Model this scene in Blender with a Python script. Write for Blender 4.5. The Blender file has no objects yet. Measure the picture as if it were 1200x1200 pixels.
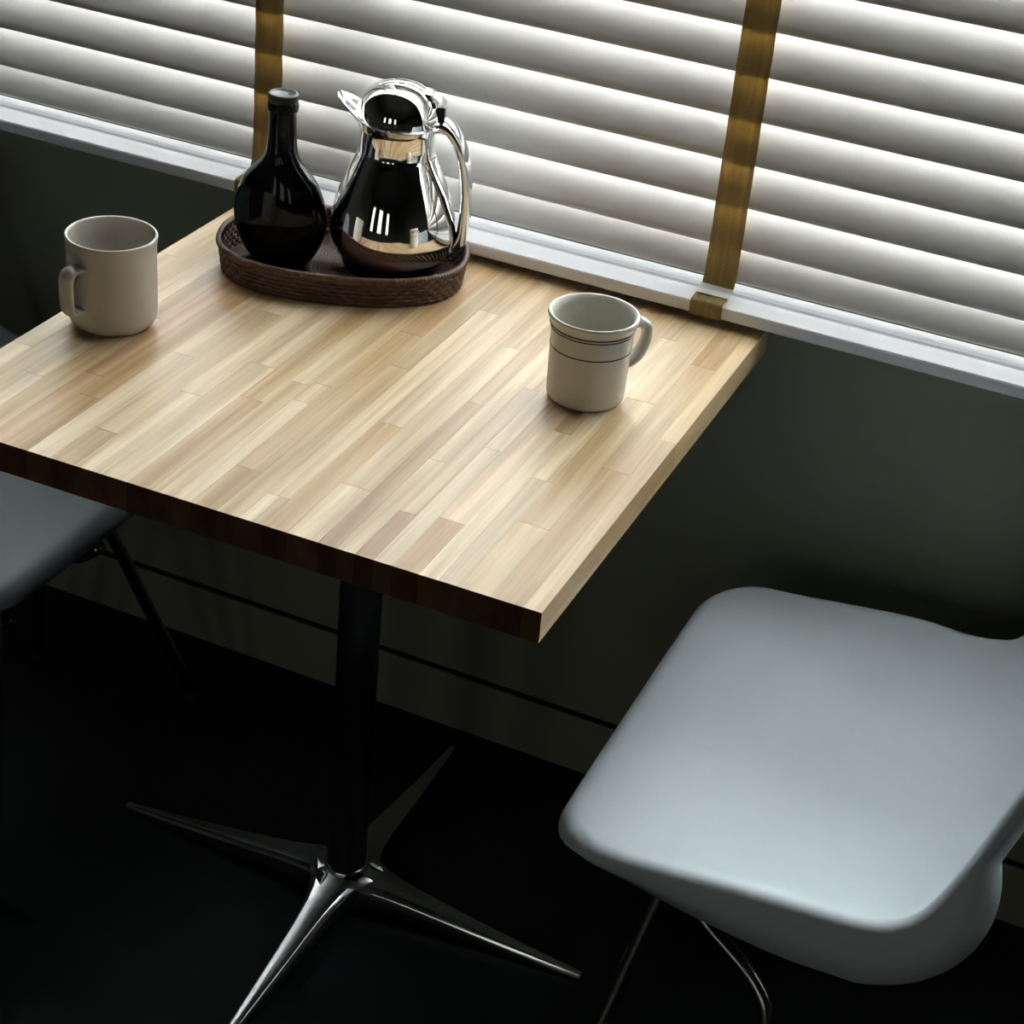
import bpy, bmesh, math, random
from mathutils import Vector, Matrix

random.seed(7)
scene = bpy.context.scene
COL = scene.collection
PI = math.pi

# ------------------------------------------------------------------ camera
cam_data = bpy.data.cameras.new('camera')
cam = bpy.data.objects.new('camera', cam_data)
COL.objects.link(cam)
cam_data.sensor_fit = 'HORIZONTAL'
cam_data.sensor_width = 36.0
cam_data.lens = 2219.06 / 1200.0 * 36.0
cam_data.clip_start = 0.05
cam_data.clip_end = 100
_R = Vector((0.91331181, 0.3977944, 0.08729926))
_U = Vector((-0.27372299, 0.44085318, 0.85482408))
_F = Vector((-0.30155807, 0.80461674, -0.51152188))
_m = Matrix((_R, _U, -_F)).transposed().to_4x4()
_m.translation = Vector((0.78516604, -1.96800791, 1.64744802))
cam.matrix_world = _m
scene.camera = cam

# ------------------------------------------------------------------ world, light, exposure
SKY = 7.0
world = bpy.data.worlds.new('overcast_sky')
scene.world = world
world.use_nodes = True
wbg = world.node_tree.nodes['Background']
wbg.inputs['Color'].default_value = (0.95, 0.98, 1.0, 1)
wbg.inputs['Strength'].default_value = SKY
scene.view_settings.view_transform = 'Standard'
scene.view_settings.look = 'None'
scene.view_settings.gamma = 1.0
scene.view_settings.use_curve_mapping = False
scene.view_settings.exposure = 1.95

WALL_YAW = -0.0142            # the window wall is a hair off parallel to the table
WX0, WX1, WZ0, WZ1 = -1.65, 2.50, 0.768, 2.34     # window opening behind the blind
# windows of the opposite wall (behind the camera): x0, x1, z0, z1
FAR_Y = -5.2
FAR_WINS = [(1.10, 1.60, 0.8, 2.4), (-0.30, 0.40, 0.8, 2.4), (-1.50, -1.00, 0.8, 2.4)]


def portal(name, loc, rot, sx, sy):
    d = bpy.data.lights.new(name, 'AREA')
    d.shape = 'RECTANGLE'
    d.size = sx
    d.size_y = sy
    d.cycles.is_portal = True
    o = bpy.data.objects.new(name, d)
    COL.objects.link(o)
    o.location = loc
    o.rotation_euler = rot
    return o


portal('window_daylight', ((WX0 + WX1) / 2, 0.150, (WZ0 + WZ1) / 2), (-PI / 2, 0, 0), WX1 - WX0, WZ1 - WZ0)
for _w in FAR_WINS:
    portal('far_window_daylight', ((_w[0] + _w[1]) / 2, FAR_Y - 0.06, (_w[2] + _w[3]) / 2), (PI / 2, 0, 0),
           _w[1] - _w[0], _w[3] - _w[2])


# ------------------------------------------------------------------ materials
def new_mat(name):
    m = bpy.data.materials.new(name)
    m.use_nodes = True
    nt = m.node_tree
    return m, nt, nt.nodes, nt.links, nt.nodes['Principled BSDF']


def setp(p, **k):
    names = {'color': 'Base Color', 'rough': 'Roughness', 'metal': 'Metallic', 'spec': 'Specular IOR Level',
             'coat': 'Coat Weight', 'coat_rough': 'Coat Roughness'}
    for a, v in k.items():
        p.inputs[names[a]].default_value = (*v, 1) if a == 'color' else v


def plain(name, color, rough=0.5, metal=0.0, spec=0.5, noise=0.0, scale=30.0, bump=0.0, bscale=200.0, rvar=0.0):
    """principled with slight procedural mottling and fine relief"""
    m, nt, N, L, p = new_mat(name)
    setp(p, color=color, rough=rough, metal=metal, spec=spec)
    tc = N.new('ShaderNodeTexCoord')
    if noise > 0:
        n = N.new('ShaderNodeTexNoise')
        n.inputs['Scale'].default_value = scale
        n.inputs['Detail'].default_value = 5
        L.new(tc.outputs['Object'], n.inputs['Vector'])
        mx = N.new('ShaderNodeMix')
        mx.data_type = 'RGBA'
        mx.inputs['A'].default_value = (*[c * (1 - noise) for c in color], 1)
        mx.inputs['B'].default_value = (*[min(1, c * (1 + noise)) for c in color], 1)
        L.new(n.outputs['Fac'], mx.inputs['Factor'])
        L.new(mx.outputs['Result'], p.inputs['Base Color'])
        if rvar > 0:
            mr = N.new('ShaderNodeMapRange')
            mr.inputs['To Min'].default_value = rough - rvar
            mr.inputs['To Max'].default_value = rough + rvar
            L.new(n.outputs['Fac'], mr.inputs['Value'])
            L.new(mr.outputs['Result'], p.inputs['Roughness'])
    if bump > 0:
        b = N.new('ShaderNodeTexNoise')
        b.inputs['Scale'].default_value = bscale
        b.inputs['Detail'].default_value = 3
        L.new(tc.outputs['Object'], b.inputs['Vector'])
        bp = N.new('ShaderNodeBump')
        bp.inputs['Strength'].default_value = bump
        bp.inputs['Distance'].default_value = 0.001
        L.new(b.outputs['Fac'], bp.inputs['Height'])
        L.new(bp.outputs['Normal'], p.inputs['Normal'])
    return m


M_WALL = plain('sage_wall_paint', (0.255, 0.262, 0.205), rough=0.55, spec=0.3, noise=0.05, scale=6, bump=0.12, bscale=220)
M_ROOM = plain('dim_room_paint', (0.07, 0.067, 0.06), rough=0.8, spec=0.2, noise=0.05, scale=4)
M_CEIL = plain('ceiling_paint', (0.12, 0.12, 0.115), rough=0.85, spec=0.2, noise=0.03, scale=4)
M_FLOOR = plain('black_sealed_floor', (0.010, 0.013, 0.015), rough=0.45, spec=0.25, noise=0.35, scale=9, bump=0.5,
                bscale=60, rvar=0.12)
M_SILL = plain('sill_paint', (0.40, 0.40, 0.37), rough=0.6, spec=0.3, noise=0.04, scale=8)
M_FRAME = plain('window_frame_paint', (0.75, 0.75, 0.73), rough=0.5)
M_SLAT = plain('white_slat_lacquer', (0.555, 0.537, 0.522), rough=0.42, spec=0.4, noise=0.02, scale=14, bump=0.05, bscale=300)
M_RAIL = plain('white_rail_lacquer', (0.85, 0.85, 0.90), rough=0.35, spec=0.5, noise=0.02, scale=14)
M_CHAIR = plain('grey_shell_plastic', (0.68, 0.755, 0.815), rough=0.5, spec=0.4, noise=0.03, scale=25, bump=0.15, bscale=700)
M_CHAIR_SHADED = plain('shaded_shell_plastic', (0.15, 0.172, 0.192), rough=0.5, spec=0.4, noise=0.03, scale=25, bump=0.15, bscale=700)  # darker copy of the grey shell plastic, table shade put into its colour
M_STEEL = plain('dark_chromed_steel', (0.30, 0.285, 0.265), rough=0.20, metal=1.0, noise=0.05, scale=20)
M_BLACK = plain('black_powder_coat', (0.012, 0.013, 0.014), rough=0.55, spec=0.25, bump=0.15, bscale=900)
M_CAST = plain('polished_cast_aluminium', (0.66, 0.68, 0.71), rough=0.20, metal=1.0, noise=0.04, scale=30, rvar=0.04)
M_CHROME = plain('polished_chrome', (0.86, 0.85, 0.83), rough=0.035, metal=1.0, noise=0.01, scale=12)
M_CHROME2 = plain('satin_chrome', (0.80, 0.81, 0.83), rough=0.10, metal=1.0, noise=0.02, scale=20)
M_PLASTIC = plain('black_plastic', (0.012, 0.012, 0.012), rough=0.4, spec=0.4)
M_RUBBER = plain('black_rubber', (0.02, 0.02, 0.02), rough=0.8, spec=0.2)
M_CREAM = plain('cream_stoneware', (0.50, 0.465, 0.41), rough=0.22, spec=0.5, noise=0.03, scale=20)
M_IVORY = plain('ivory_china', (0.56, 0.535, 0.47), rough=0.16, spec=0.5, noise=0.02, scale=20)
M_GREEN = plain('green_glaze_line', (0.012, 0.030, 0.028), rough=0.2, spec=0.5)
M_CLIP = plain('white_plastic_clip', (0.80, 0.80, 0.78), rough=0.3, spec=0.5)
M_RATTAN = plain('brown_rattan', (0.088, 0.036, 0.018), rough=0.38, spec=0.5, noise=0.5, scale=160, bump=0.4, bscale=500)
M_PAVE = plain('outdoor_paving', (0.30, 0.30, 0.29), rough=0.9, noise=0.1, scale=2)


def mat_bottle():
    m, nt, N, L, p = new_mat('black_bottle_glass')
    setp(p, color=(0.004, 0.006, 0.006), rough=0.09, spec=0.22)
    return m


M_BOTTLE = mat_bottle()
M_CAP = plain('black_bottle_cap', (0.02, 0.021, 0.024), rough=0.35, spec=0.5)


def mat_tape():
    m, nt, N, L, p = new_mat('olive_brown_tape')
    tc = N.new('ShaderNodeTexCoord')
    mp = N.new('ShaderNodeMapping')
    mp.inputs['Scale'].default_value = (900, 900, 900)
    L.new(tc.outputs['Object'], mp.inputs['Vector'])
    n = N.new('ShaderNodeTexNoise')
    n.inputs['Scale'].default_value = 1.0
    n.inputs['Detail'].default_value = 2
    L.new(mp.outputs['Vector'], n.inputs['Vector'])
    mp2 = N.new('ShaderNodeMapping')
    mp2.inputs['Scale'].default_value = (140, 1, 9)
    L.new(tc.outputs['Object'], mp2.inputs['Vector'])
    n2 = N.new('ShaderNodeTexNoise')
    n2.inputs['Scale'].default_value = 1.0
    L.new(mp2.outputs['Vector'], n2.inputs['Vector'])
    ad = N.new('ShaderNodeMath')
    ad.operation = 'ADD'
    L.new(n.outputs['Fac'], ad.inputs[0])
    L.new(n2.outputs['Fac'], ad.inputs[1])
    cr = N.new('ShaderNodeValToRGB')
    cr.color_ramp.elements[0].position = 0.35
    cr.color_ramp.elements[0].color = (0.34, 0.245, 0.095, 1)
    cr.color_ramp.elements[1].position = 0.65
    cr.color_ramp.elements[1].color = (0.50, 0.37, 0.16, 1)
    hv = N.new('ShaderNodeMath')
    hv.operation = 'MULTIPLY'
    hv.inputs[1].default_value = 0.5
    L.new(ad.outputs[0], hv.inputs[0])
    L.new(hv.outputs[0], cr.inputs['Fac'])
    L.new(cr.outputs['Color'], p.inputs['Base Color'])
    setp(p, rough=0.75, spec=0.25)
    tr = N.new('ShaderNodeBsdfTranslucent')
    L.new(cr.outputs['Color'], tr.inputs['Color'])
    mx = N.new('ShaderNodeMixShader')
    mx.inputs[0].default_value = 0.4
    L.new(p.outputs[0], mx.inputs[1])
    L.new(tr.outputs[0], mx.inputs[2])
    L.new(mx.outputs[0], N['Material Output'].inputs['Surface'])
    return m


M_TAPE = mat_tape()


def mat_pane(name, tint):
    m, nt, N, L, p = new_mat(name)
    N.remove(p)
    t = N.new('ShaderNodeBsdfTransparent')
    t.inputs['Color'].default_value = (*tint, 1)
    g = N.new('ShaderNodeBsdfGlossy')
    g.inputs['Roughness'].default_value = 0.02
    f = N.new('ShaderNodeFresnel')
    f.inputs['IOR'].default_value = 1.45
    mx = N.new('ShaderNodeMixShader')
    L.new(f.outputs[0], mx.inputs[0])
    L.new(t.outputs[0], mx.inputs[1])
    L.new(g.outputs[0], mx.inputs[2])
    L.new(mx.outputs[0], N['Material Output'].inputs['Surface'])
    return m


M_PANE = mat_pane('clear_window_glass', (0.95, 0.97, 0.96))
M_PANE_FAR = mat_pane('tinted_window_glass', (0.25, 0.25, 0.23))


def mat_wood():
    """butcher block: object colour x streaky grain; end grain is the darker oiled wood of cut ends"""
    m, nt, N, L, p = new_mat('butcher_block_wood')
    tc = N.new('ShaderNodeTexCoord')
    oi = N.new('ShaderNodeObjectInfo')
    off = N.new('ShaderNodeVectorMath')
    off.operation = 'SCALE'
    cb = N.new('ShaderNodeCombineXYZ')
    for i, k in enumerate((13.0, 7.0, 5.0)):
        mm = N.new('ShaderNodeMath')
        mm.operation = 'MULTIPLY'
        mm.inputs[1].default_value = k
        L.new(oi.outputs['Random'], mm.inputs[0])
        L.new(mm.outputs[0], cb.inputs[i])
    add = N.new('ShaderNodeVectorMath')
    add.operation = 'ADD'
    L.new(tc.outputs['Object'], add.inputs[0])
    L.new(cb.outputs[0], add.inputs[1])
    # broad sapwood streaks
    mp = N.new('ShaderNodeMapping')
    mp.inputs['Scale'].default_value = (62, 2.2, 30)
    L.new(add.outputs[0], mp.inputs['Vector'])
    n1 = N.new('ShaderNodeTexNoise')
    n1.inputs['Scale'].default_value = 1.0
    n1.inputs['Detail'].default_value = 2.0
    n1.inputs['Distortion'].default_value = 0.4
    L.new(mp.outputs[0], n1.inputs['Vector'])
    # fine grain
    mp2 = N.new('ShaderNodeMapping')
    mp2.inputs['Scale'].default_value = (650, 11, 300)
    L.new(add.outputs[0], mp2.inputs['Vector'])
    n2 = N.new('ShaderNodeTexNoise')
    n2.inputs['Scale'].default_value = 1.0
    n2.inputs['Detail'].default_value = 4.0
    L.new(mp2.outputs[0], n2.inputs['Vector'])
    r1 = N.new('ShaderNodeValToRGB')
    e = r1.color_ramp.elements
    e[0].position = 0.33
    e[0].color = (0.78, 0.70, 0.60, 1)
    e[1].position = 0.68
    e[1].color = (1.20, 1.23, 1.28, 1)
    L.new(n1.outputs['Fac'], r1.inputs['Fac'])
    r2 = N.new('ShaderNodeValToRGB')
    e = r2.color_ramp.elements
    e[0].position = 0.30
    e[0].color = (0.86, 0.84, 0.81, 1)
    e[1].position = 0.62
    e[1].color = (1.05, 1.05, 1.05, 1)
    L.new(n2.outputs['Fac'], r2.inputs['Fac'])
    m1 = N.new('ShaderNodeMix')
    m1.data_type = 'RGBA'
    m1.blend_type = 'MULTIPLY'
    m1.inputs['Factor'].default_value = 1
    L.new(oi.outputs['Color'], m1.inputs['A'])
    L.new(r1.outputs['Color'], m1.inputs['B'])
    m2 = N.new('ShaderNodeMix')
    m2.data_type = 'RGBA'
    m2.blend_type = 'MULTIPLY'
    m2.inputs['Factor'].default_value = 1
    L.new(m1.outputs['Result'], m2.inputs['A'])
    L.new(r2.outputs['Color'], m2.inputs['B'])
    # end grain mask from the object-space normal
    sp = N.new('ShaderNodeSeparateXYZ')
    L.new(tc.outputs['Normal'], sp.inputs[0])
    ab = N.new('ShaderNodeMath')
    ab.operation = 'ABSOLUTE'
    L.new(sp.outputs['Y'], ab.inputs[0])
    gt = N.new('ShaderNodeMath')
    gt.operation = 'GREATER_THAN'
    gt.inputs[1].default_value = 0.6
    L.new(ab.outputs[0], gt.inputs[0])
    m3 = N.new('ShaderNodeMix')
    m3.data_type = 'RGBA'
    L.new(gt.outputs[0], m3.inputs['Factor'])
    L.new(m2.outputs['Result'], m3.inputs['A'])
    eg = N.new('ShaderNodeMix')
    eg.data_type = 'RGBA'
    eg.blend_type = 'MULTIPLY'
    eg.inputs['Factor'].default_value = 1
    L.new(m2.outputs['Result'], eg.inputs['A'])
    eg.inputs['B'].default_value = (0.22, 0.13, 0.09, 1)
    L.new(eg.outputs['Result'], m3.inputs['B'])
    L.new(m3.outputs['Result'], p.inputs['Base Color'])
    setp(p, rough=0.42, spec=0.35)
    bp = N.new('ShaderNodeBump')
    bp.inputs['Strength'].default_value = 0.06
    bp.inputs['Distance'].default_value = 0.0006
    L.new(n2.outputs['Fac'], bp.inputs['Height'])
    L.new(bp.outputs['Normal'], p.inputs['Normal'])
    return m


M_WOOD = mat_wood()


# ------------------------------------------------------------------ helpers
def obj(name, verts, faces, mat, parent=None, smooth=False, loc=None):
    me = bpy.data.meshes.new(name)
    me.from_pydata([tuple(v) for v in verts], [], faces)
    bm = bmesh.new()
    bm.from_mesh(me)
    bmesh.ops.recalc_face_normals(bm, faces=bm.faces)
    bm.to_mesh(me)
    bm.free()
    if smooth:
        for p in me.polygons:
            p.use_smooth = True
    me.materials.append(mat)
    o = bpy.data.objects.new(name, me)
    COL.objects.link(o)
    if parent is not None:
        o.parent = parent
    if loc is not None:
        o.location = loc
    return o


def empty(name, loc=(0, 0, 0), rz=0.0):
    o = bpy.data.objects.new(name, None)
    o.empty_display_size = 0.05
    COL.objects.link(o)
    o.location = loc
    o.rotation_euler = (0, 0, rz)
    return o


def tag(o, label=None, cat=None, group=None, kind=None):
    if label:
        o['label'] = label
    if cat:
        o['category'] = cat
    if group:
        o['group'] = group
    if kind:
        o['kind'] = kind
    return o


def boxgeo(V, F, x0, x1, y0, y1, z0, z1):
    b = len(V)
    V += [(x0, y0, z0), (x1, y0, z0), (x1, y1, z0), (x0, y1, z0), (x0, y0, z1), (x1, y0, z1), (x1, y1, z1), (x0, y1, z1)]
    F += [(b, b + 3, b + 2, b + 1), (b + 4, b + 5, b + 6, b + 7), (b, b + 1, b + 5, b + 4), (b + 1, b + 2, b + 6, b + 5),
          (b + 2, b + 3, b + 7, b + 6), (b + 3, b, b + 4, b + 7)]


def boxes(name, bs, mat, parent=None, bevel=0.0, seg=1, loc=None):
    V, F = [], []
    for b in bs:
        boxgeo(V, F, *b)
    o = obj(name, V, F, mat, parent, loc=loc)
    if bevel > 0:
        bm = bmesh.new()
        bm.from_mesh(o.data)
        bmesh.ops.bevel(bm, geom=list(bm.edges), offset=bevel, segments=seg, affect='EDGES', profile=0.5)
        bm.to_mesh(o.data)
        bm.free()
    return o


def lathe(name, prof, mat, parent=None, seg=64, close_bottom=True, close_top=False, loc=None):
    V, F = [], []
    for r, z in prof:
        for i in range(seg):
            a = 2 * PI * i / seg
            V.append((r * math.cos(a), r * math.sin(a), z))
    for k in range(len(prof) - 1):
        for i in range(seg):
            j = (i + 1) % seg
            F.append((k * seg + i, k * seg + j, (k + 1) * seg + j, (k + 1) * seg + i))
    if close_bottom:
        F.append(tuple(range(seg)))
    if close_top:
        F.append(tuple((len(prof) - 1) * seg + i for i in range(seg)))
    return obj(name, V, F, mat, parent, smooth=True, loc=loc)


def catmull(P, n=8):
    P = [Vector(p) for p in P]
    Q = [2 * P[0] - P[1]] + P + [2 * P[-1] - P[-2]]
    out = []
    for i in range(1, len(Q) - 2):
        p0, p1, p2, p3 = Q[i - 1:i + 3]
        for k in range(n):
            t = k / n
            out.append(0.5 * ((2 * p1) + (p2 - p0) * t + (2 * p0 - 5 * p1 + 4 * p2 - p3) * t * t
                              + (3 * p1 - p0 - 3 * p2 + p3) * t ** 3))
    out.append(P[-1])
    return out


def sprof(pts, n=6):
    """smooth (r, z) profile through points"""
    return [(max(v.x, 1e-5), v.y) for v in catmull([(a, b, 0) for a, b in pts], n)]


def tubegeo(V, F, path, radius, seg=10, cap=True, squash=None, ref=None):
    path = [Vector(p) for p in path]
    n = len(path)
    rad = radius if callable(radius) else (lambda t: radius)
    up = Vector(ref) if ref else None
    prev = None
    base = len(V)
    for i, p in enumerate(path):
        t = (path[min(i + 1, n - 1)] - path[max(i - 1, 0)]).normalized()
        if up is not None:
            a = up - t * up.dot(t)
            a.normalize()
        elif prev is None:
            a = t.orthogonal().normalized()
        else:
            a = prev - t * prev.dot(t)
            a.normalize()
        prev = a
        b = t.cross(a)
        r = rad(i / (n - 1))
        sa, sb = squash if squash else (1, 1)
        if callable(sa):
            sa = sa(i / (n - 1))
        if callable(sb):
            sb = sb(i / (n - 1))
        for k in range(seg):
            th = 2 * PI * k / seg
            V.append(p + a * (math.cos(th) * r * sa) + b * (math.sin(th) * r * sb))
    for i in range(n - 1):
        for k in range(seg):
            j = (k + 1) % seg
            F.append((base + i * seg + k, base + i * seg + j, base + (i + 1) * seg + j, base + (i + 1) * seg + k))
    if cap:
        F.append(tuple(base + k for k in range(seg)))
        F.append(tuple(base + (n - 1) * seg + k for k in range(seg)))


def tube(name, path, radius, mat, parent=None, seg=10, squash=None, ref=None):
    V, F = [], []
    tubegeo(V, F, path, radius, seg, True, squash, ref)
    return obj(name, V, F, mat, parent, smooth=True)


# ------------------------------------------------------------------ the room
RX0, RX1, CEIL = -1.9, 3.4, 2.75
Y_WALL = 0.040
tag(boxes('floor', [(RX0 - .1, RX1 + .1, FAR_Y - .1, 0.35, -0.1, 0.0)], M_FLOOR), kind='structure')
tag(boxes('ceiling', [(RX0 - .1, RX1 + .1, FAR_Y - .1, 0.35, CEIL, CEIL + 0.1)], M_CEIL), kind='structure')
tag(boxes('wall_left', [(RX0 - .1, RX0, FAR_Y - .1, 0.30, 0, CEIL)], M_ROOM), kind='structure')
tag(boxes('wall_right', [(RX1, RX1 + .1, FAR_Y - .1, 0.30, 0, CEIL)], M_ROOM), kind='structure')

# window wall with its opening
wb = boxes('wall_back', [(RX0 - .1, RX1 + .1, Y_WALL, 0.115, 0, WZ0),
                         (RX0 - .1, RX1 + .1, Y_WALL, 0.115, WZ1, CEIL),
                         (RX0 - .1, WX0, Y_WALL, 0.115, WZ0, WZ1),
                         (WX1, RX1 + .1, Y_WALL, 0.115, WZ0, WZ1)], M_WALL)
wb.rotation_euler.z = WALL_YAW
tag(wb, kind='structure')
bb = boxes('baseboard_back', [(RX0, RX1, Y_WALL - 0.010, Y_WALL, 0, 0.0895)], M_WALL, bevel=0.0006)
bb.rotation_euler.z = WALL_YAW
tag(bb, kind='structure')
jt = boxes('trim_1', [(RX0, RX1, Y_WALL - 0.0075, Y_WALL, 0.0895, 0.0918)], M_RUBBER)
jt.rotation_euler.z = WALL_YAW
tag(jt, kind='structure')

# opposite wall, behind the camera, with three tall windows
xs = sorted(FAR_WINS)
bs = []
cur = RX0 - .1
for (a, b, c, d) in xs:
    bs.append((cur, a, FAR_Y - .1, FAR_Y, 0, CEIL))
    bs.append((a, b, FAR_Y - .1, FAR_Y, 0, c))
    bs.append((a, b, FAR_Y - .1, FAR_Y, d, CEIL))
    cur = b
bs.append((cur, RX1 + .1, FAR_Y - .1, FAR_Y, 0, CEIL))
tag(boxes('wall_front', bs, M_ROOM), kind='structure')


def window(name, x0, x1, z0, z1, y, nx, nz, pane_mat, rz=0.0, w=0.045):
    root = boxes(name, [(x0, x1, y - .025, y + .025, z0, z0 + w), (x0, x1, y - .025, y + .025, z1 - w, z1),
                        (x0, x0 + w, y - .025, y + .025, z0 + w, z1 - w), (x1 - w, x1, y - .025, y + .025, z0 + w, z1 - w)],
                 M_FRAME)
    root.rotation_euler.z = rz
    tag(root, kind='structure')
    ix0, ix1, iz0, iz1 = x0 + w, x1 - w, z0 + w, z1 - w
    for i in range(1, nx):
        xx = ix0 + (ix1 - ix0) * i / nx
        boxes('mullion', [(xx - .015, xx + .015, y - .02, y + .02, iz0, iz1)], M_FRAME, root)
    for i in range(nx):
        a = ix0 + (ix1 - ix0) * i / nx + (.015 if i else 0)
        b = ix0 + (ix1 - ix0) * (i + 1) / nx - (.015 if i < nx - 1 else 0)
        boxes('pane', [(a, b, y - .002, y + .002, iz0, iz1)], pane_mat, root)
    return root


window('window_1', WX0, WX1, WZ0 + .002, WZ1 - .002, 0.085, 3, 1, M_PANE, WALL_YAW)
for i, (a, b, c, d) in enumerate(FAR_WINS):
    window('window_%d' % (i + 2), a, b, c, d, FAR_Y - .05, 1, 1, M_PANE_FAR)

og = boxes('ground_outside', [(-14, 14, 0.36, 16, -0.5, -0.4)], M_PAVE)
tag(og, kind='structure')
og2 = boxes('ground_outside', [(-14, 14, -18, FAR_Y - .11, -0.5, -0.4)], M_PAVE)
tag(og2, kind='structure')


# ------------------------------------------------------------------ the blind
Y_SL = 0.014
Z1, PITCH = 0.819, 0.0505
blind = empty('venetian_blind', (0, 0, 0), WALL_YAW)
tag(blind, 'wide white venetian blind with closed slats and olive brown tapes behind the table', 'blind')
BX0, BX1 = -1.71, 2.56
SLAT_W, TILT, CROWN, THICK = 0.0640, math.radians(36), 0.0045, 0.0030   # tilt from vertical


def slat_mesh():
    dirv = Vector((0, math.sin(TILT), math.cos(TILT)))        # from the room-side lower edge up and outwards
    nrm = Vector((0, -math.cos(TILT), math.sin(TILT)))        # room-side face
    n = 14
    top, bot = [], []
    for i in range(n + 1):
        t = i / n
        c = CROWN * 4 * t * (1 - t)
        edge = min(t, 1 - t) * SLAT_W
        th = THICK * (0.35 + 0.65 * min(1, edge / 0.004))
        p = dirv * (t * SLAT_W) + nrm * c
        top.append(p + nrm * (th / 2))
        bot.append(p - nrm * (th / 2))
    ring = top + bot[::-1]
    V, F = [], []
    m = len(ring)
    for x in (BX0, BX1):
        V += [Vector((x, p.y, p.z)) for p in ring]
    for i in range(m):
        j = (i + 1) % m
        F.append((i, j, m + j, m + i))
    F.append(tuple(range(m)))
    F.append(tuple(range(m, 2 * m)))
    return V, F


_V, _F = slat_mesh()
s0 = obj('slat', _V, _F, M_SLAT, blind, smooth=False, loc=(0, Y_SL, 0.7800))
for p in s0.data.polygons:
    p.use_smooth = len(p.vertices) == 4
NSLAT = 30
for k in range(1, NSLAT):
    s = s0.copy()
    COL.objects.link(s)
    s.parent = blind
    s.location = (0, Y_SL, Z1 + (k - 1) * PITCH)
# bottom rail: solid bar, room face leaning back like the slats
ZR = 0.7655
prof = [(0.036, ZR + 0.002), (0.0300, ZR + 0.0045), (0.0120, ZR + 0.0042), (0.0075, ZR + 0.0025), (0.0050, ZR + 0.0002), (0.0035, ZR - 0.0002), (-0.0285, ZR - 0.0012),
        (-0.0305, ZR - 0.0018), (-0.0315, ZR - 0.0038), (-0.0315, ZR - 0.0145), (-0.0300, ZR - 0.0165), (0.034, ZR - 0.0165), (0.036, ZR - 0.0145)]
V, F = [], []
for x in (BX0, BX1):
    V += [(x, a, b) for a, b in prof]
m = len(prof)
for i in range(m):
    j = (i + 1) % m
    F.append((i, j, m + j, m + i))
F.append(tuple(range(m)))
F.append(tuple(range(m, 2 * m)))
rail = obj('bottom_rail', V, F, M_RAIL, blind)
# head rail at the top
zt = Z1 + (NSLAT - 1) * PITCH + 0.03
boxes('head_rail', [(BX0, BX1, 0.0, 0.038, zt, zt + 0.05)], M_RAIL, blind, bevel=0.003)


def tape(xc, w=0.0385):
    """fabric ladder tape in front of the slats, tucked over the rail"""
    pts = []
    # front of rail going up
    pts.append((-0.0330, ZR - 0.0180))
    pts.append((-0.0336, ZR - 0.0060))
    pts.append((-0.0320, ZR + 0.0006))
    pts.append((-0.0250, ZR + 0.0016))
    pts.append((-0.0020, ZR + 0.0030))
    pts.append((0.0045, ZR + 0.0080))
    pts.append((0.0080, ZR + 0.0200))
    pts.append((0.0088, ZR + 0.032))
    k = 1
    while True:
        zz = Z1 + (k - 1) * PITCH
        if zz > zt:
            break
        pts.append((Y_SL - 0.0042, zz - 0.004))
        pts.append((Y_SL - 0.0042, zz + 0.010))
        pts.append((Y_SL - 0.0030, zz + 0.026))
        k += 1
    pts.append((Y_SL - 0.0042, zt + 0.01))
    path = catmull([(0, a, b) for a, b in pts], 3)
    V, F = [], []
    nx = 4
    th = 0.0006
    for p in path:
        for side in (0, 1):
            for i in range(nx + 1):
                u = i / nx
                V.append((xc + (u - 0.5) * w, p.y + (th if side else 0) - 0.0006 * math.sin(PI * u), p.z))
    row = 2 * (nx + 1)
    for i in range(len(path) - 1):
        for k in range(nx):
            a = i * row + k
            F.append((a, a + 1, a + row + 1, a + row))
            b = a + nx + 1
            F.append((b, b + row, b + row + 1, b + 1))
        a = i * row
        F.append((a, a + row, a + row + nx + 1, a + nx + 1))
        a = i * row + nx
        F.append((a, a + nx + 1, a + row + nx + 1, a + row))
    for base in (0, (len(path) - 1) * row):
        for k in range(nx):
            F.append((base + k, base + nx + 1 + k, base + nx + 2 + k, base + k + 1))
    t = obj('ladder_tape', V, F, M_TAPE, blind, smooth=True)
    # clear-white clip that holds the tape on the rail, leaving the brown tape end below it
    V, F = [], []
    cp = catmull([(0, -0.0160, ZR + 0.0038), (0, -0.0100, ZR + 0.0044), (0, -0.0040, ZR + 0.0048), (0, 0.0015, ZR + 0.0080)], 4)
    for p in cp:
        for (dy, xx) in ((0, -w / 2 - .001), (0, w / 2 + .001), (0.0012, w / 2 + .001), (0.0012, -w / 2 - .001)):
            V.append((xc + xx, p.y + dy, p.z))
    for i in range(len(cp) - 1):
        for k in range(4):
            j = (k + 1) % 4
            F.append((i * 4 + k, i * 4 + j, i * 4 + 4 + j, i * 4 + 4 + k))
    F.append((0, 1, 2, 3))
    e = (len(cp) - 1) * 4
    F.append((e, e + 1, e + 2, e + 3))
    c = obj('tape_clip', V, F, M_CLIP, t, smooth=False)
    return t


for xc in (-1.5435, -0.9385, -0.3335, 0.2715, 0.877, 1.482, 2.087):
    tape(xc)

# ------------------------------------------------------------------ the table
TW, TD, TH, TT = 0.6804, 0.6827, 0.74, 0.0322
table = empty('cafe_table', (0, -TD / 2, 0))
tag(table, 'square butcher block cafe table on a black column with polished four-star foot', 'table')


def kid(o, parent):
    """keep world placement while parenting to an un-rotated parent"""
    o.parent = parent
    w = Vector((0, 0, 0))
    q = parent
    while q is not None:
        w += Vector(q.location)
        q = q.parent
    o.location = Vector(o.location) - w
    return o


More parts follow.
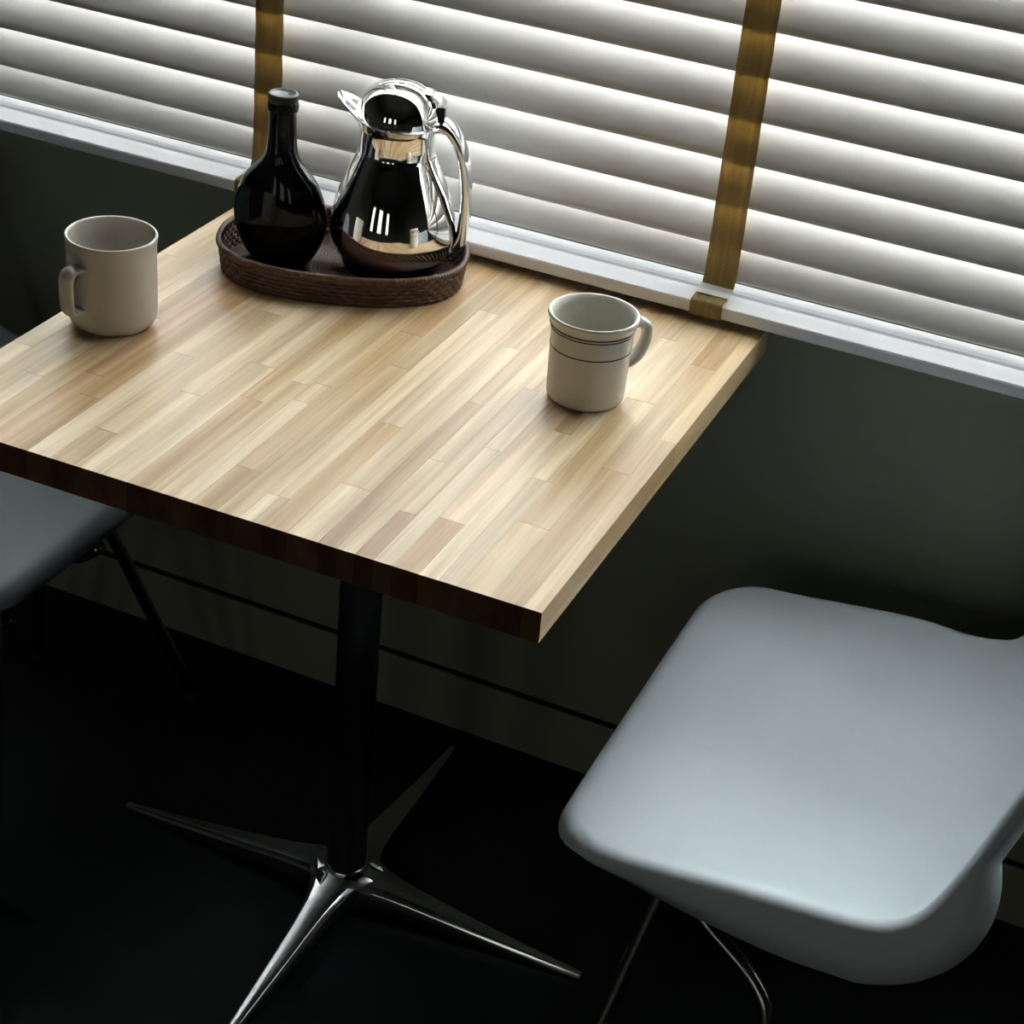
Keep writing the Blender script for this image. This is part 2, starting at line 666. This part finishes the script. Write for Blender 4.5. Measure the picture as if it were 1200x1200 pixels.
top = boxes('tabletop', [(-TW / 2 + .02, TW / 2 - .02, -TD + .02, -.02, TH - TT - .004, TH - TT)],
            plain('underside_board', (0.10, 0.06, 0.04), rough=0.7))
kid(top, table)
EDGES = [-.3402, -.315, -.290, -.266, -.240, -.2165, -.191, -.164, -.138, -.1115, -.0805, -.0535, -.031, -.0115, .0165,
         .040, .0635, .0895, .1215, .140, .1585, .177, .1955, .222, .241, .2605, .293, .322, .3402]
JOINTS = {4: [-.517, -.16], 6: [-.43], 5: [-.20, -.56], 9: [-.405], 10: [-.4765, -.12], 11: [-.42], 12: [-.41, -.455],
          13: [-.601, -.25], 16: [-.449], 17: [-.577, -.22], 20: [-.594, -.3], 22: [-.585, -.21], 25: [-.552, -.26],
          26: [-.146, -.415], 14: [-.33], 15: [-.15, -.63], 18: [-.36], 19: [-.49], 21: [-.44], 23: [-.37], 24: [-.47, -.1],
          1: [-.3], 2: [-.55], 3: [-.37], 7: [-.29, -.61], 8: [-.5], 27: [-.33], 0: [-.22, -.5]}
PALE, MID, TAN, PINK, BROWN = (0.73, 0.575, 0.375), (0.62, 0.445, 0.245), (0.545, 0.36, 0.18), (0.58, 0.37, 0.205), (0.455, 0.29, 0.155)
TONES = [PALE, MID, MID, PALE, TAN, PINK, PALE, MID, PALE]
FRONT = {17: PALE, 18: BROWN, 19: PALE, 20: BROWN, 21: PALE, 22: PINK, 23: PALE, 24: PALE, 25: MID, 26: TAN, 27: MID,
         16: TAN, 15: PALE, 14: MID, 13: TAN, 12: PALE, 11: MID, 10: TAN, 9: PALE, 8: PALE, 7: MID, 6: PALE, 5: TAN, 4: PINK}
rs = random.Random(11)
for k in range(len(EDGES) - 1):
    ys = [-TD] + sorted(JOINTS.get(k, [])) + [0.0]
    for i in range(len(ys) - 1):
        g = 0.00002
        x0, x1 = EDGES[k] + (g if k else 0), EDGES[k + 1] - (g if k < len(EDGES) - 2 else 0)
        y0, y1 = ys[i] + (g if i else 0), ys[i + 1] - (g if i < len(ys) - 2 else 0)
        cx, cy = (x0 + x1) / 2, (y0 + y1) / 2
        z1 = TH - rs.random() * 0.00004
        hx, hy, hz = (x1 - x0) / 2, (y1 - y0) / 2, TT / 2
        o = boxes('stave', [(-hx, hx, -hy, hy, -hz, hz)], M_WOOD, bevel=0.00018, loc=(cx, cy, z1 - TT / 2))
        kid(o, top)
        c = FRONT.get(k, rs.choice(TONES)) if i == 0 else rs.choice(TONES)
        if i > 0:      # boards of one row come from alike stock
            c = [(a + 1.2 * b) / 2.2 for a, b in zip(c, c_prev)]
        c_prev = c
        j = 1 + (rs.random() - .5) * 0.12
        o.color = (c[0] * j, c[1] * j, c[2] * j, 1)

# column, mounting plate and the star foot
def cyl_at(name, prof, mat, loc, parent, seg=40, ct=True):
    o = lathe(name, prof, mat, None, seg=seg, close_top=ct, loc=loc)
    return kid(o, parent)


XB, YB = 0.004, -TD / 2 - .002
cyl_at('column', [(0.0245, 0.050), (0.0245, TH - TT - .012)], M_BLACK, (XB, YB, 0), table)
pl = boxes('mounting_plate', [(-.20, .20, -.025, .025, -.004, .004), (-.025, .025, -.20, .20, -.004, .0038)], M_BLACK, loc=(XB, YB, TH - TT - .008))
kid(pl, table)


def star_arm(name, ang, parent):
    """one cast arm: ridge-topped, tapering to a toe that touches the floor"""
    L0, L1 = 0.012, 0.322
    n = 16
    V, F = [], []
    for i in range(n + 1):
        t = i / n
        r = L0 + (L1 - L0) * t
        # half width: wide fillet at hub, slender further out
        w = 0.0215 * (1 - t) + 0.0050 * t + 0.024 * math.exp(-(r - L0) / 0.026)
        ztop = 0.034 * (1 - t) ** 1.2 + 0.012 + 0.006 * math.exp(-(r - L0) / 0.03)
        zbot = max(0.0, ztop - (0.022 * (1 - t) + 0.012))
        if t > 0.93:
            zbot = 0.0
        ring = [(-w, zbot), (w, zbot), (w * 1.02, ztop - 0.005), (w * 0.72, ztop), (-w * 0.72, ztop), (-w * 1.02, ztop - 0.005)]
        for a, b in ring:
            V.append((r, a, b))
    m = 6
    for i in range(n):
        for k in range(m):
            j = (k + 1) % m
            F.append((i * m + k, i * m + j, i * m + m + j, i * m + m + k))
    F.append(tuple(range(m)))
    F.append(tuple(range(n * m, n * m + m)))
    o = obj(name, V, F, M_CAST, None, loc=(XB, YB, 0))
    bm = bmesh.new()
    bm.from_mesh(o.data)
    bmesh.ops.bevel(bm, geom=list(bm.edges), offset=0.0012, segments=2, affect='EDGES', profile=0.5)
    bm.to_mesh(o.data)
    bm.free()
    for p in o.data.polygons:
        p.use_smooth = True
    o.rotation_euler.z = ang
    kid(o, parent)
    return o


for a in (0, 1, 2, 3):
    star_arm('foot_arm', a * PI / 2 + 0.0, table)
cyl_at('hub', [(0.029, 0.022), (0.029, 0.046), (0.0275, 0.052), (0.0255, 0.054)], M_CAST, (XB, YB, 0), table)


# ------------------------------------------------------------------ chairs
def shell_chair(name, front_x, yc, facing, mat):
    """moulded shell chair; facing=-1 looks towards -x, +1 towards +x; local f runs backwards from the front edge"""
    root = empty(name, (front_x, yc, 0))
    d = -facing           # backwards direction along x
    prof = catmull([(0.0, 0, 0.452), (0.04, 0, 0.4535), (0.11, 0, 0.448), (0.20, 0, 0.440), (0.280, 0, 0.437), (0.333, 0, 0.447),
                    (0.370, 0, 0.473), (0.397, 0, 0.523), (0.418, 0, 0.587), (0.440, 0, 0.66), (0.470, 0, 0.74), (0.488, 0, 0.80)], 8)
    cum = [0.0]
    for a, b in zip(prof[:-1], prof[1:]):
        cum.append(cum[-1] + (b - a).length)
    LT = cum[-1]

    def at(t):
        s = min(max(t, 0), 1) * LT
        for i in range(len(cum) - 1):
            if s <= cum[i + 1]:
                u = (s - cum[i]) / (cum[i + 1] - cum[i])
                p = prof[i].lerp(prof[i + 1], u)
                tg = (prof[min(i + 2, len(prof) - 1)] - prof[max(i - 1, 0)]).normalized()
                return p, tg
        return prof[-1], (prof[-1] - prof[-2]).normalized()

    def halfw(t):
        pts = [(0, .256), (.12, .258), (.30, .257), (.42, .252), (.52, .244), (.62, .236), (.75, .230), (.9, .222), (1, .212)]
        for (a, wa), (b, wb) in zip(pts[:-1], pts[1:]):
            if t <= b:
                u = (t - a) / (b - a)
                u = u * u * (3 - 2 * u)
                return wa + (wb - wa) * u
        return pts[-1][1]

    NT, NR = 232, 22
    HW, HL, RC = 0.250, LT / 2, 0.052
    perim = []
    segs = []
    for (sx, sy, a0) in ((1, 1, 0), (-1, 1, 90), (-1, -1, 180), (1, -1, 270)):
        for q in range(0, 91, 3):
            an = math.radians(a0 + q)
            perim.append(((HW - RC) * sx + RC * math.cos(an), (HL - RC) * sy + RC * math.sin(an)))
    acc = [0.0]
    for q in range(len(perim)):
        p, p2 = perim[q], perim[(q + 1) % len(perim)]
        acc.append(acc[-1] + math.hypot(p2[0] - p[0], p2[1] - p[1]))
    OUT = []
    for i in range(NT):
        sarc = acc[-1] * i / NT
        q = max(j for j in range(len(acc) - 1) if acc[j] <= sarc + 1e-9)
        u = (sarc - acc[q]) / max(1e-9, acc[q + 1] - acc[q])
        p, p2 = perim[q], perim[(q + 1) % len(perim)]
        OUT.append(((p[0] + (p2[0] - p[0]) * u) / HW, (p[1] + (p2[1] - p[1]) * u) / HL))

    def outline(i, r):
        return OUT[i][0] * r, 0.5 + 0.5 * OUT[i][1] * r

    def surf(a, t):
        p, tg = at(t)
        w = halfw(t)
        nrm = Vector((-tg.z, 0, tg.x))        # up / towards the sitter
        seat = max(0.0, min(1.0, (0.62 - t) / 0.2))
        back = 1 - seat
        mid = math.exp(-((t - 0.50) / 0.14) ** 2)
        front = max(0.0, 1 - t / 0.22)
        k = max(0.0, min(1.0, (t - 0.02) / 0.34))
        k = k * k * (3 - 2 * k)
        h = seat * (0.004 + 0.033 * k) * abs(a) ** (8 - 2.5 * k) + back * 0.040 * abs(a) ** 2.6
        q = p + nrm * h
        return Vector((q.x, a * w, q.z)), nrm

    V, F = [], []
    ringsV = []
    centre, _ = surf(0, 0.5)
    for k in range(1, NR + 1):
        r = k / NR
        ring = []
        for i in range(NT):
            a, t = outline(i, r)
            ring.append(surf(a, t)[0])
        ringsV.append(ring)
    # rolled rim
    outer, prev = ringsV[-1], ringsV[-2]
    nr, od, sk, RR = [], [], [], []
    for i in range(NT):
        a, t = outline(i, 1)
        n = surf(a, t)[1]
        o = (outer[i] - prev[i])
        tg = (outer[(i + 1) % NT] - outer[i - 1]).normalized()
        o = o - tg * o.dot(tg)
        o.normalize()
        n = (n - o * n.dot(o)).normalized()
        nr.append(n)
        od.append(o)
        sideness = abs(a)
        seatness = max(0.0, min(1.0, (0.66 - t) / 0.25))
        Rr = 0.012 + 0.012 * max(0.0, 1 - t / 0.10) * (1 - 0.6 * sideness ** 6)
        RR.append(Rr)
        low = outer[i].z - Rr - (0.424 - 0.010 * min(1, t / 0.4))
        sk.append(0.008 * (1 - seatness) + max(0.010, low) * seatness)
    for ph in (18, 36, 54, 72, 90):
        p = math.radians(ph)
        ringsV.append([outer[i] + od[i] * (RR[i] * math.sin(p)) - nr[i] * (RR[i] * (1 - math.cos(p))) for i in range(NT)])
    for f in (0.5, 1.0):
        ringsV.append([ringsV[NR + 4][i] - nr[i] * (sk[i] * f) - od[i] * (0.026 * f ** 1.4) for i in range(NT)])
    V.append(centre)
    for ring in ringsV:
        V += ring
    for i in range(NT):
        F.append((0, 1 + i, 1 + (i + 1) % NT))
    for k in range(len(ringsV) - 1):
        b = 1 + k * NT
        for i in range(NT):
            j = (i + 1) % NT
            F.append((b + i, b + NT + i, b + NT + j, b + j))
    V = [(d * v[0], v[1], v[2]) for v in V]
    sh = obj('shell', V, F, mat, root, smooth=True)
    # make sure the normals look up on the seat, then give it thickness downwards
    me = sh.data
    if me.polygons[0].normal.z < 0:
        me.flip_normals()
    sm = sh.modifiers.new('thickness', 'SOLIDIFY')
    sm.thickness = 0.006
    sm.offset = -1
    # under-frame and legs
    boxes('mounting_plate', [(d * .13 - .055, d * .13 + .055, -.11, .11, .405, .412), (d * .13 - .018, d * .13 + .018, -.10, .10, .30, .405)],
          M_BLACK, root, bevel=0.002)
    for s in (-1, 1):
        lf = tube('leg', catmull([(d * .110, s * .085, .385), (d * .080, s * .117, .33), (d * .048, s * .175, .165), (d * .020, s * .232, .012)], 6),
                  0.0085, M_STEEL, root, seg=14)
        lathe('rubber_foot', [(0.0115, 0), (0.0115, .016), (0.0095, .018)], M_RUBBER, lf, seg=16, close_top=True, loc=(d * .020, s * .232, 0))
        lr = tube('leg', catmull([(d * .075, s * .095, .312), (d * .119, s * .108, .275), (d * .192, s * .135, .238), (d * .218, s * .155, .188),
                                  (d * .262, s * .205, .012)], 8), 0.0085, M_STEEL, root, seg=14)
        lathe('rubber_foot', [(0.0115, 0), (0.0115, .016), (0.0095, .018)], M_RUBBER, lr, seg=16, close_top=True, loc=(d * .262, s * .205, 0))
    return root


YC = -0.360
cr = shell_chair('shell_chair', 0.3650, YC, -1, M_CHAIR)
tag(cr, 'pale grey moulded plastic chair right of the table by the wall', 'chair')
cl = shell_chair('shell_chair', -0.350, -0.328, 1, M_CHAIR_SHADED)
tag(cl, 'grey moulded plastic chair, coloured darker for shade, tucked under the left of the table', 'chair')


# ------------------------------------------------------------------ mugs
def mug(name, loc, outer, inner, lines, hpath, hdir, hwid, hth, mat, label):
    root = empty(name, loc)
    prof = sprof(outer, 5) + sprof(inner, 5)
    lathe('body', prof, mat, root, seg=72, close_bottom=True, close_top=True)
    for (r, z, w) in lines:
        lathe('glaze_line', [(r - .0004, z - w), (r + .0003, z - w * .7), (r + .0003, z + w * .7), (r - .0004, z + w)], M_GREEN, root, seg=72,
              close_bottom=False)
    c, s = math.cos(hdir), math.sin(hdir)
    path = catmull([(c * r, s * r, z) for r, z in hpath], 8)
    o = tube('handle', path, 1.0, mat, root, seg=16, squash=(hwid, hth), ref=(-s, c, 0))
    tag(root, label, 'mug')
    return root


zz = TH + 0.0004
mug('coffee_mug', (0.2215, -0.2835, zz),
    [(0.031, 0.0), (0.036, 0.0006), (0.0395, 0.003), (0.0412, 0.008), (0.0418, 0.03), (0.0424, 0.055), (0.0432, 0.078), (0.0446, 0.086),
     (0.0472, 0.0925), (0.0478, 0.0955), (0.0468, 0.0975)],
    [(0.0445, 0.0972), (0.0415, 0.094), (0.0392, 0.086), (0.0375, 0.06), (0.0368, 0.03), (0.035, 0.012), (0.028, 0.0075), (0.010, 0.007)],
    [(0.0449, 0.0850, .0007), (0.04385, 0.0815, .0007), (0.0427, 0.0615, .0008)],
    [(0.040, 0.080), (0.051, 0.082), (0.0605, 0.078), (0.0640, 0.068), (0.0615, 0.054), (0.054, 0.042), (0.040, 0.0345)],
    math.radians(46), (lambda t: 0.0085 + 0.0015 * math.cos(2 * PI * t)), 0.0058, M_IVORY,
    'ivory diner mug with thin dark green lines near the right table edge')
mug('coffee_mug', (-0.2800, -0.4050, zz),
    [(0.033, 0.0), (0.038, 0.0008), (0.0425, 0.0035), (0.0460, 0.009), (0.0476, 0.018), (0.0478, 0.045), (0.0473, 0.075), (0.0474, 0.090),
     (0.0485, 0.099), (0.0486, 0.1015), (0.0478, 0.1028)],
    [(0.0458, 0.1026), (0.0447, 0.0995), (0.0440, 0.085), (0.0436, 0.05), (0.0425, 0.02), (0.037, 0.009), (0.028, 0.007), (0.010, 0.0068)],
    [],
    [(0.0445, 0.076), (0.053, 0.0775), (0.0610, 0.0765), (0.0655, 0.071), (0.0662, 0.060), (0.0655, 0.042), (0.0635, 0.0335), (0.059, 0.030),
     (0.052, 0.0295), (0.0445, 0.0290)],
    math.radians(-101), 0.0100, 0.0042, M_CREAM,
    'plain cream mug with squared handle near the left table edge')

# ------------------------------------------------------------------ rattan tray
TCX, TCY, TA, TB, TANG, TE = -0.1390, -0.1440, 0.1385, 0.0950, 0.3546, 2.4
tray = empty('rattan_tray', (TCX, TCY, TH), TANG)
tag(tray, 'oval brown woven rattan tray under the bottle and jug', 'tray')


def oval(a, b, th):
    c, s = math.cos(th), math.sin(th)
    k = (abs(c) ** TE + abs(s) ** TE) ** (-1 / TE)
    return a * c * k, b * s * k


NW = 360
# floor: shallow disc of concentric coils
V, F = [], []
nc = 90
V.append((0, 0, 0.0022))
rows = []
for k in range(1, nc + 1):
    r = k / nc
    row = []
    for i in range(NW):
        th = 2 * PI * i / NW
        x, y = oval(TA * r, TB * r, th)
        z = 0.0030 + 0.0009 * abs(math.sin(k * PI / 3.0)) + 0.0004 * math.cos(i * PI / 2 + (k // 3) * PI)
        row.append((x, y, z))
    rows.append(row)
for row in rows:
    V += row
for i in range(NW):
    F.append((0, 1 + i, 1 + (i + 1) % NW))
for k in range(nc - 1):
    b = 1 + k * NW
    for i in range(NW):
        j = (i + 1) % NW
        F.append((b + i, b + NW + i, b + NW + j, b + j))
# underside
b = len(V)
for i in range(NW):
    x, y = oval(TA, TB, 2 * PI * i / NW)
    V.append((x, y, 0.0002))
for i in range(NW):
    j = (i + 1) % NW
    F.append((b - NW + i, b + i, b + j, b - NW + j))
F.append(tuple(range(b, b + NW)))
obj('woven_floor', V, F, M_RATTAN, tray, smooth=True)
# wall: six woven strands, each weaving in and out of upright stakes
strand_n = 6
for k in range(strand_n):
    V, F = [], []
    zc = 0.0035 + k * 0.0052
    flare = 0.0035 * (k / (strand_n - 1))
    path = []
    for i in range(NW):
        th = 2 * PI * i / NW
        wv = 0.0011 * math.cos(i * PI / 3 + k * PI)
        x, y = oval(TA + flare + wv, TB + flare + wv, th)
        path.append(Vector((x, y, zc)))
    seg = 8
    for i in range(NW):
        t = (path[(i + 1) % NW] - path[i - 1]).normalized()
        nrm = Vector((t.y, -t.x, 0))
        for s in range(seg):
            a = 2 * PI * s / seg
            V.append(path[i] + nrm * (0.0018 * math.cos(a)) + Vector((0, 0, 0.0029 * math.sin(a))))
    for i in range(NW):
        i2 = (i + 1) % NW
        for s in range(seg):
            s2 = (s + 1) % seg
            F.append((i * seg + s, i2 * seg + s, i2 * seg + s2, i * seg + s2))
    obj('woven_strand', V, F, M_RATTAN, tray, smooth=True)
# rim: wrapped border
V, F = [], []
NB = 720
seg = 10
for i in range(NB):
    th = 2 * PI * i / NB
    x, y = oval(TA + 0.0042, TB + 0.0042, th)
    x2, y2 = oval(TA + 0.0042, TB + 0.0042, th + .01)
    t = Vector((x2 - x, y2 - y, 0)).normalized()
    nrm = Vector((t.y, -t.x, 0))
    r = 0.0038 * (1 + 0.10 * math.cos(i * PI / 2))
    for s in range(seg):
        a = 2 * PI * s / seg + i * 0.0
        V.append(Vector((x, y, 0.0345)) + nrm * (r * math.cos(a)) + Vector((0, 0, r * 0.9 * math.sin(a))))
for i in range(NB):
    i2 = (i + 1) % NB
    for s in range(seg):
        s2 = (s + 1) % seg
        F.append((i * seg + s, i2 * seg + s, i2 * seg + s2, i * seg + s2))
obj('wrapped_rim', V, F, M_RATTAN, tray, smooth=True)

# ------------------------------------------------------------------ flat round bottle
ZT = TH + 0.0046
bot = empty('flagon_bottle', (-0.2125, -0.1640, ZT), 0.06)
tag(bot, 'black flat-bodied round bottle with short neck standing in the tray', 'bottle')


def bottle_body():
    # (z, half width x, half depth y)
    pts = [(0.000, .030, .020), (0.001, .034, .0225), (0.006, .040, .026), (0.018, .0475, .030), (0.034, .0543, .033), (0.052, .0570, .034),
           (0.070, .0555, .033), (0.086, .0500, .031), (0.100, .0430, .0275), (0.112, .0320, .0235), (0.122, .0232, .0195), (0.132, .0185, .0172),
           (0.145, .0168, .0163), (0.160, .0160, .0158), (0.180, .0155, .0155), (0.192, .0152, .0152)]
    P = catmull([(b, c, a) for a, b, c in pts], 4)
    seg = 56
    V, F = [], []
    for p in P:
        for i in range(seg):
            a = 2 * PI * i / seg
            V.append((p.x * math.cos(a), p.y * math.sin(a), p.z))
    for k in range(len(P) - 1):
        for i in range(seg):
            j = (i + 1) % seg
            F.append((k * seg + i, k * seg + j, (k + 1) * seg + j, (k + 1) * seg + i))
    F.append(tuple(range(seg)))
    F.append(tuple((len(P) - 1) * seg + i for i in range(seg)))
    return V, F


V, F = bottle_body()
obj('glass_body', V, F, M_BOTTLE, bot, smooth=True)
lathe('lip_ring', [(0.0150, .1785), (0.0172, .180), (0.0178, .182), (0.0178, .188), (0.0170, .1905), (0.0150, .191)], M_BOTTLE, bot, seg=40, close_bottom=False)
lathe('cap', [(0.0160, .1905), (0.0174, .1915), (0.0174, .1985), (0.0165, .2000), (0.0140, .2004), (0.0130, .1996), (0.002, .1996)], M_CAP, bot, seg=40,
      close_top=True)

# ------------------------------------------------------------------ chrome jug
jug = empty('thermal_jug', (-0.0950, -0.1085, ZT), math.radians(20))
tag(jug, 'polished chrome thermal jug with domed lid standing in the tray', 'jug')
lathe('base_ring', [(0.050, 0.0), (0.0545, 0.001), (0.0560, 0.004), (0.0585, 0.014), (0.0600, 0.017), (0.0590, 0.0185)], M_PLASTIC, jug, seg=72)
lathe('body', sprof([(0.0575, 0.018), (0.0640, 0.021), (0.0705, 0.030), (0.0738, 0.044), (0.0728, 0.060), (0.0688, 0.079), (0.0625, 0.098), (0.0550, 0.116),
                     (0.0485, 0.130), (0.0450, 0.139)], 6), M_CHROME, jug, seg=96)
lathe('collar', [(0.0450, .139), (0.0435, .141), (0.0430, .1435), (0.0430, .168), (0.0438, .1695)], M_CHROME, jug, seg=96, close_bottom=False)


def jug_rim():
    """flared pouring rim: lifts and reaches out into a spout towards local -x"""
    seg = 96
    V, F = [], []
    rows = []

    def ringat(level):
        row = []
        for i in range(seg):
            a = 2 * PI * i / seg
            d = math.atan2(math.sin(a - PI), math.cos(a - PI))
            sp = math.exp(-(abs(d) / 0.46) ** 2.4)
            wide = math.exp(-(d / 0.95) ** 2)
            r0, z0 = 0.0438, 0.1690
            r1 = 0.0512 + 0.020 * sp
            z1 = 0.1795 + 0.006 * wide + 0.018 * sp
            t = level
            r = r0 + (r1 - r0) * t ** 1.3
            z = z0 + (z1 - z0) * t
            row.append((r * math.cos(a), r * math.sin(a), z))
        return row
    for t in (0, .2, .4, .6, .8, .95, 1.0):
        rows.append(ringat(t))
    for t, off in ((0.98, .0022), (.7, .0026), (.4, .0028), (.1, .003), (0, .006)):
        row = []
        for (x, y, z) in ringat(t):
            l = math.hypot(x, y)
            k = (l - off) / l
            row.append((x * k, y * k, z + (0.0006 if t > .9 else 0)))
        rows.append(row)
    for row in rows:
        V += row
    for k in range(len(rows) - 1):
        for i in range(seg):
            j = (i + 1) % seg
            F.append((k * seg + i, k * seg + j, (k + 1) * seg + j, (k + 1) * seg + i))
    return obj('spout_rim', V, F, M_CHROME2, jug, smooth=True)


jug_rim()
lid = lathe('lid', sprof([(0.0450, 0.1765), (0.0472, 0.1790), (0.0475, 0.1830), (0.0460, 0.1930), (0.0418, 0.2030), (0.0345, 0.2120), (0.0246, 0.2185), (0.0120, 0.2222),
                          (0.0005, 0.2232)], 6), M_CHROME, jug, seg=80)
# thumb lever on the handle side of the lid: a flat tab with a dark block under it
V, F = [], []
path = catmull([(0.028, 0, 0.2160), (0.036, 0, 0.2145), (0.044, 0, 0.2095), (0.0515, 0, 0.2030)], 6)
tubegeo(V, F, path, 1.0, seg=4, squash=(lambda t: 0.0120 - 0.002 * t, 0.0020), ref=(0, 1, 0.0))
obj('thumb_lever', V, F, M_CHROME2, lid, smooth=False)
boxes('hinge', [(0.0425, 0.0520, -0.0080, 0.0080, 0.178, 0.2000)], M_PLASTIC, jug, bevel=0.002, seg=2)
# handle: broad chrome band swinging out and back to the foot
hp = catmull([(0.043, 0, 0.1765), (0.054, 0, 0.1775), (0.0650, 0, 0.167), (0.0735, 0, 0.149), (0.0795, 0, 0.124), (0.0823, 0, 0.096), (0.0827, 0, 0.070),
              (0.0805, 0, 0.048), (0.0755, 0, 0.034), (0.0680, 0, 0.028)], 7)
tube('handle', hp, 1.0, M_CHROME2, jug, seg=24,
     squash=(lambda t: 0.0185 - 0.0030 * t, lambda t: 0.0082 - 0.0016 * t), ref=(0, 1, 0))
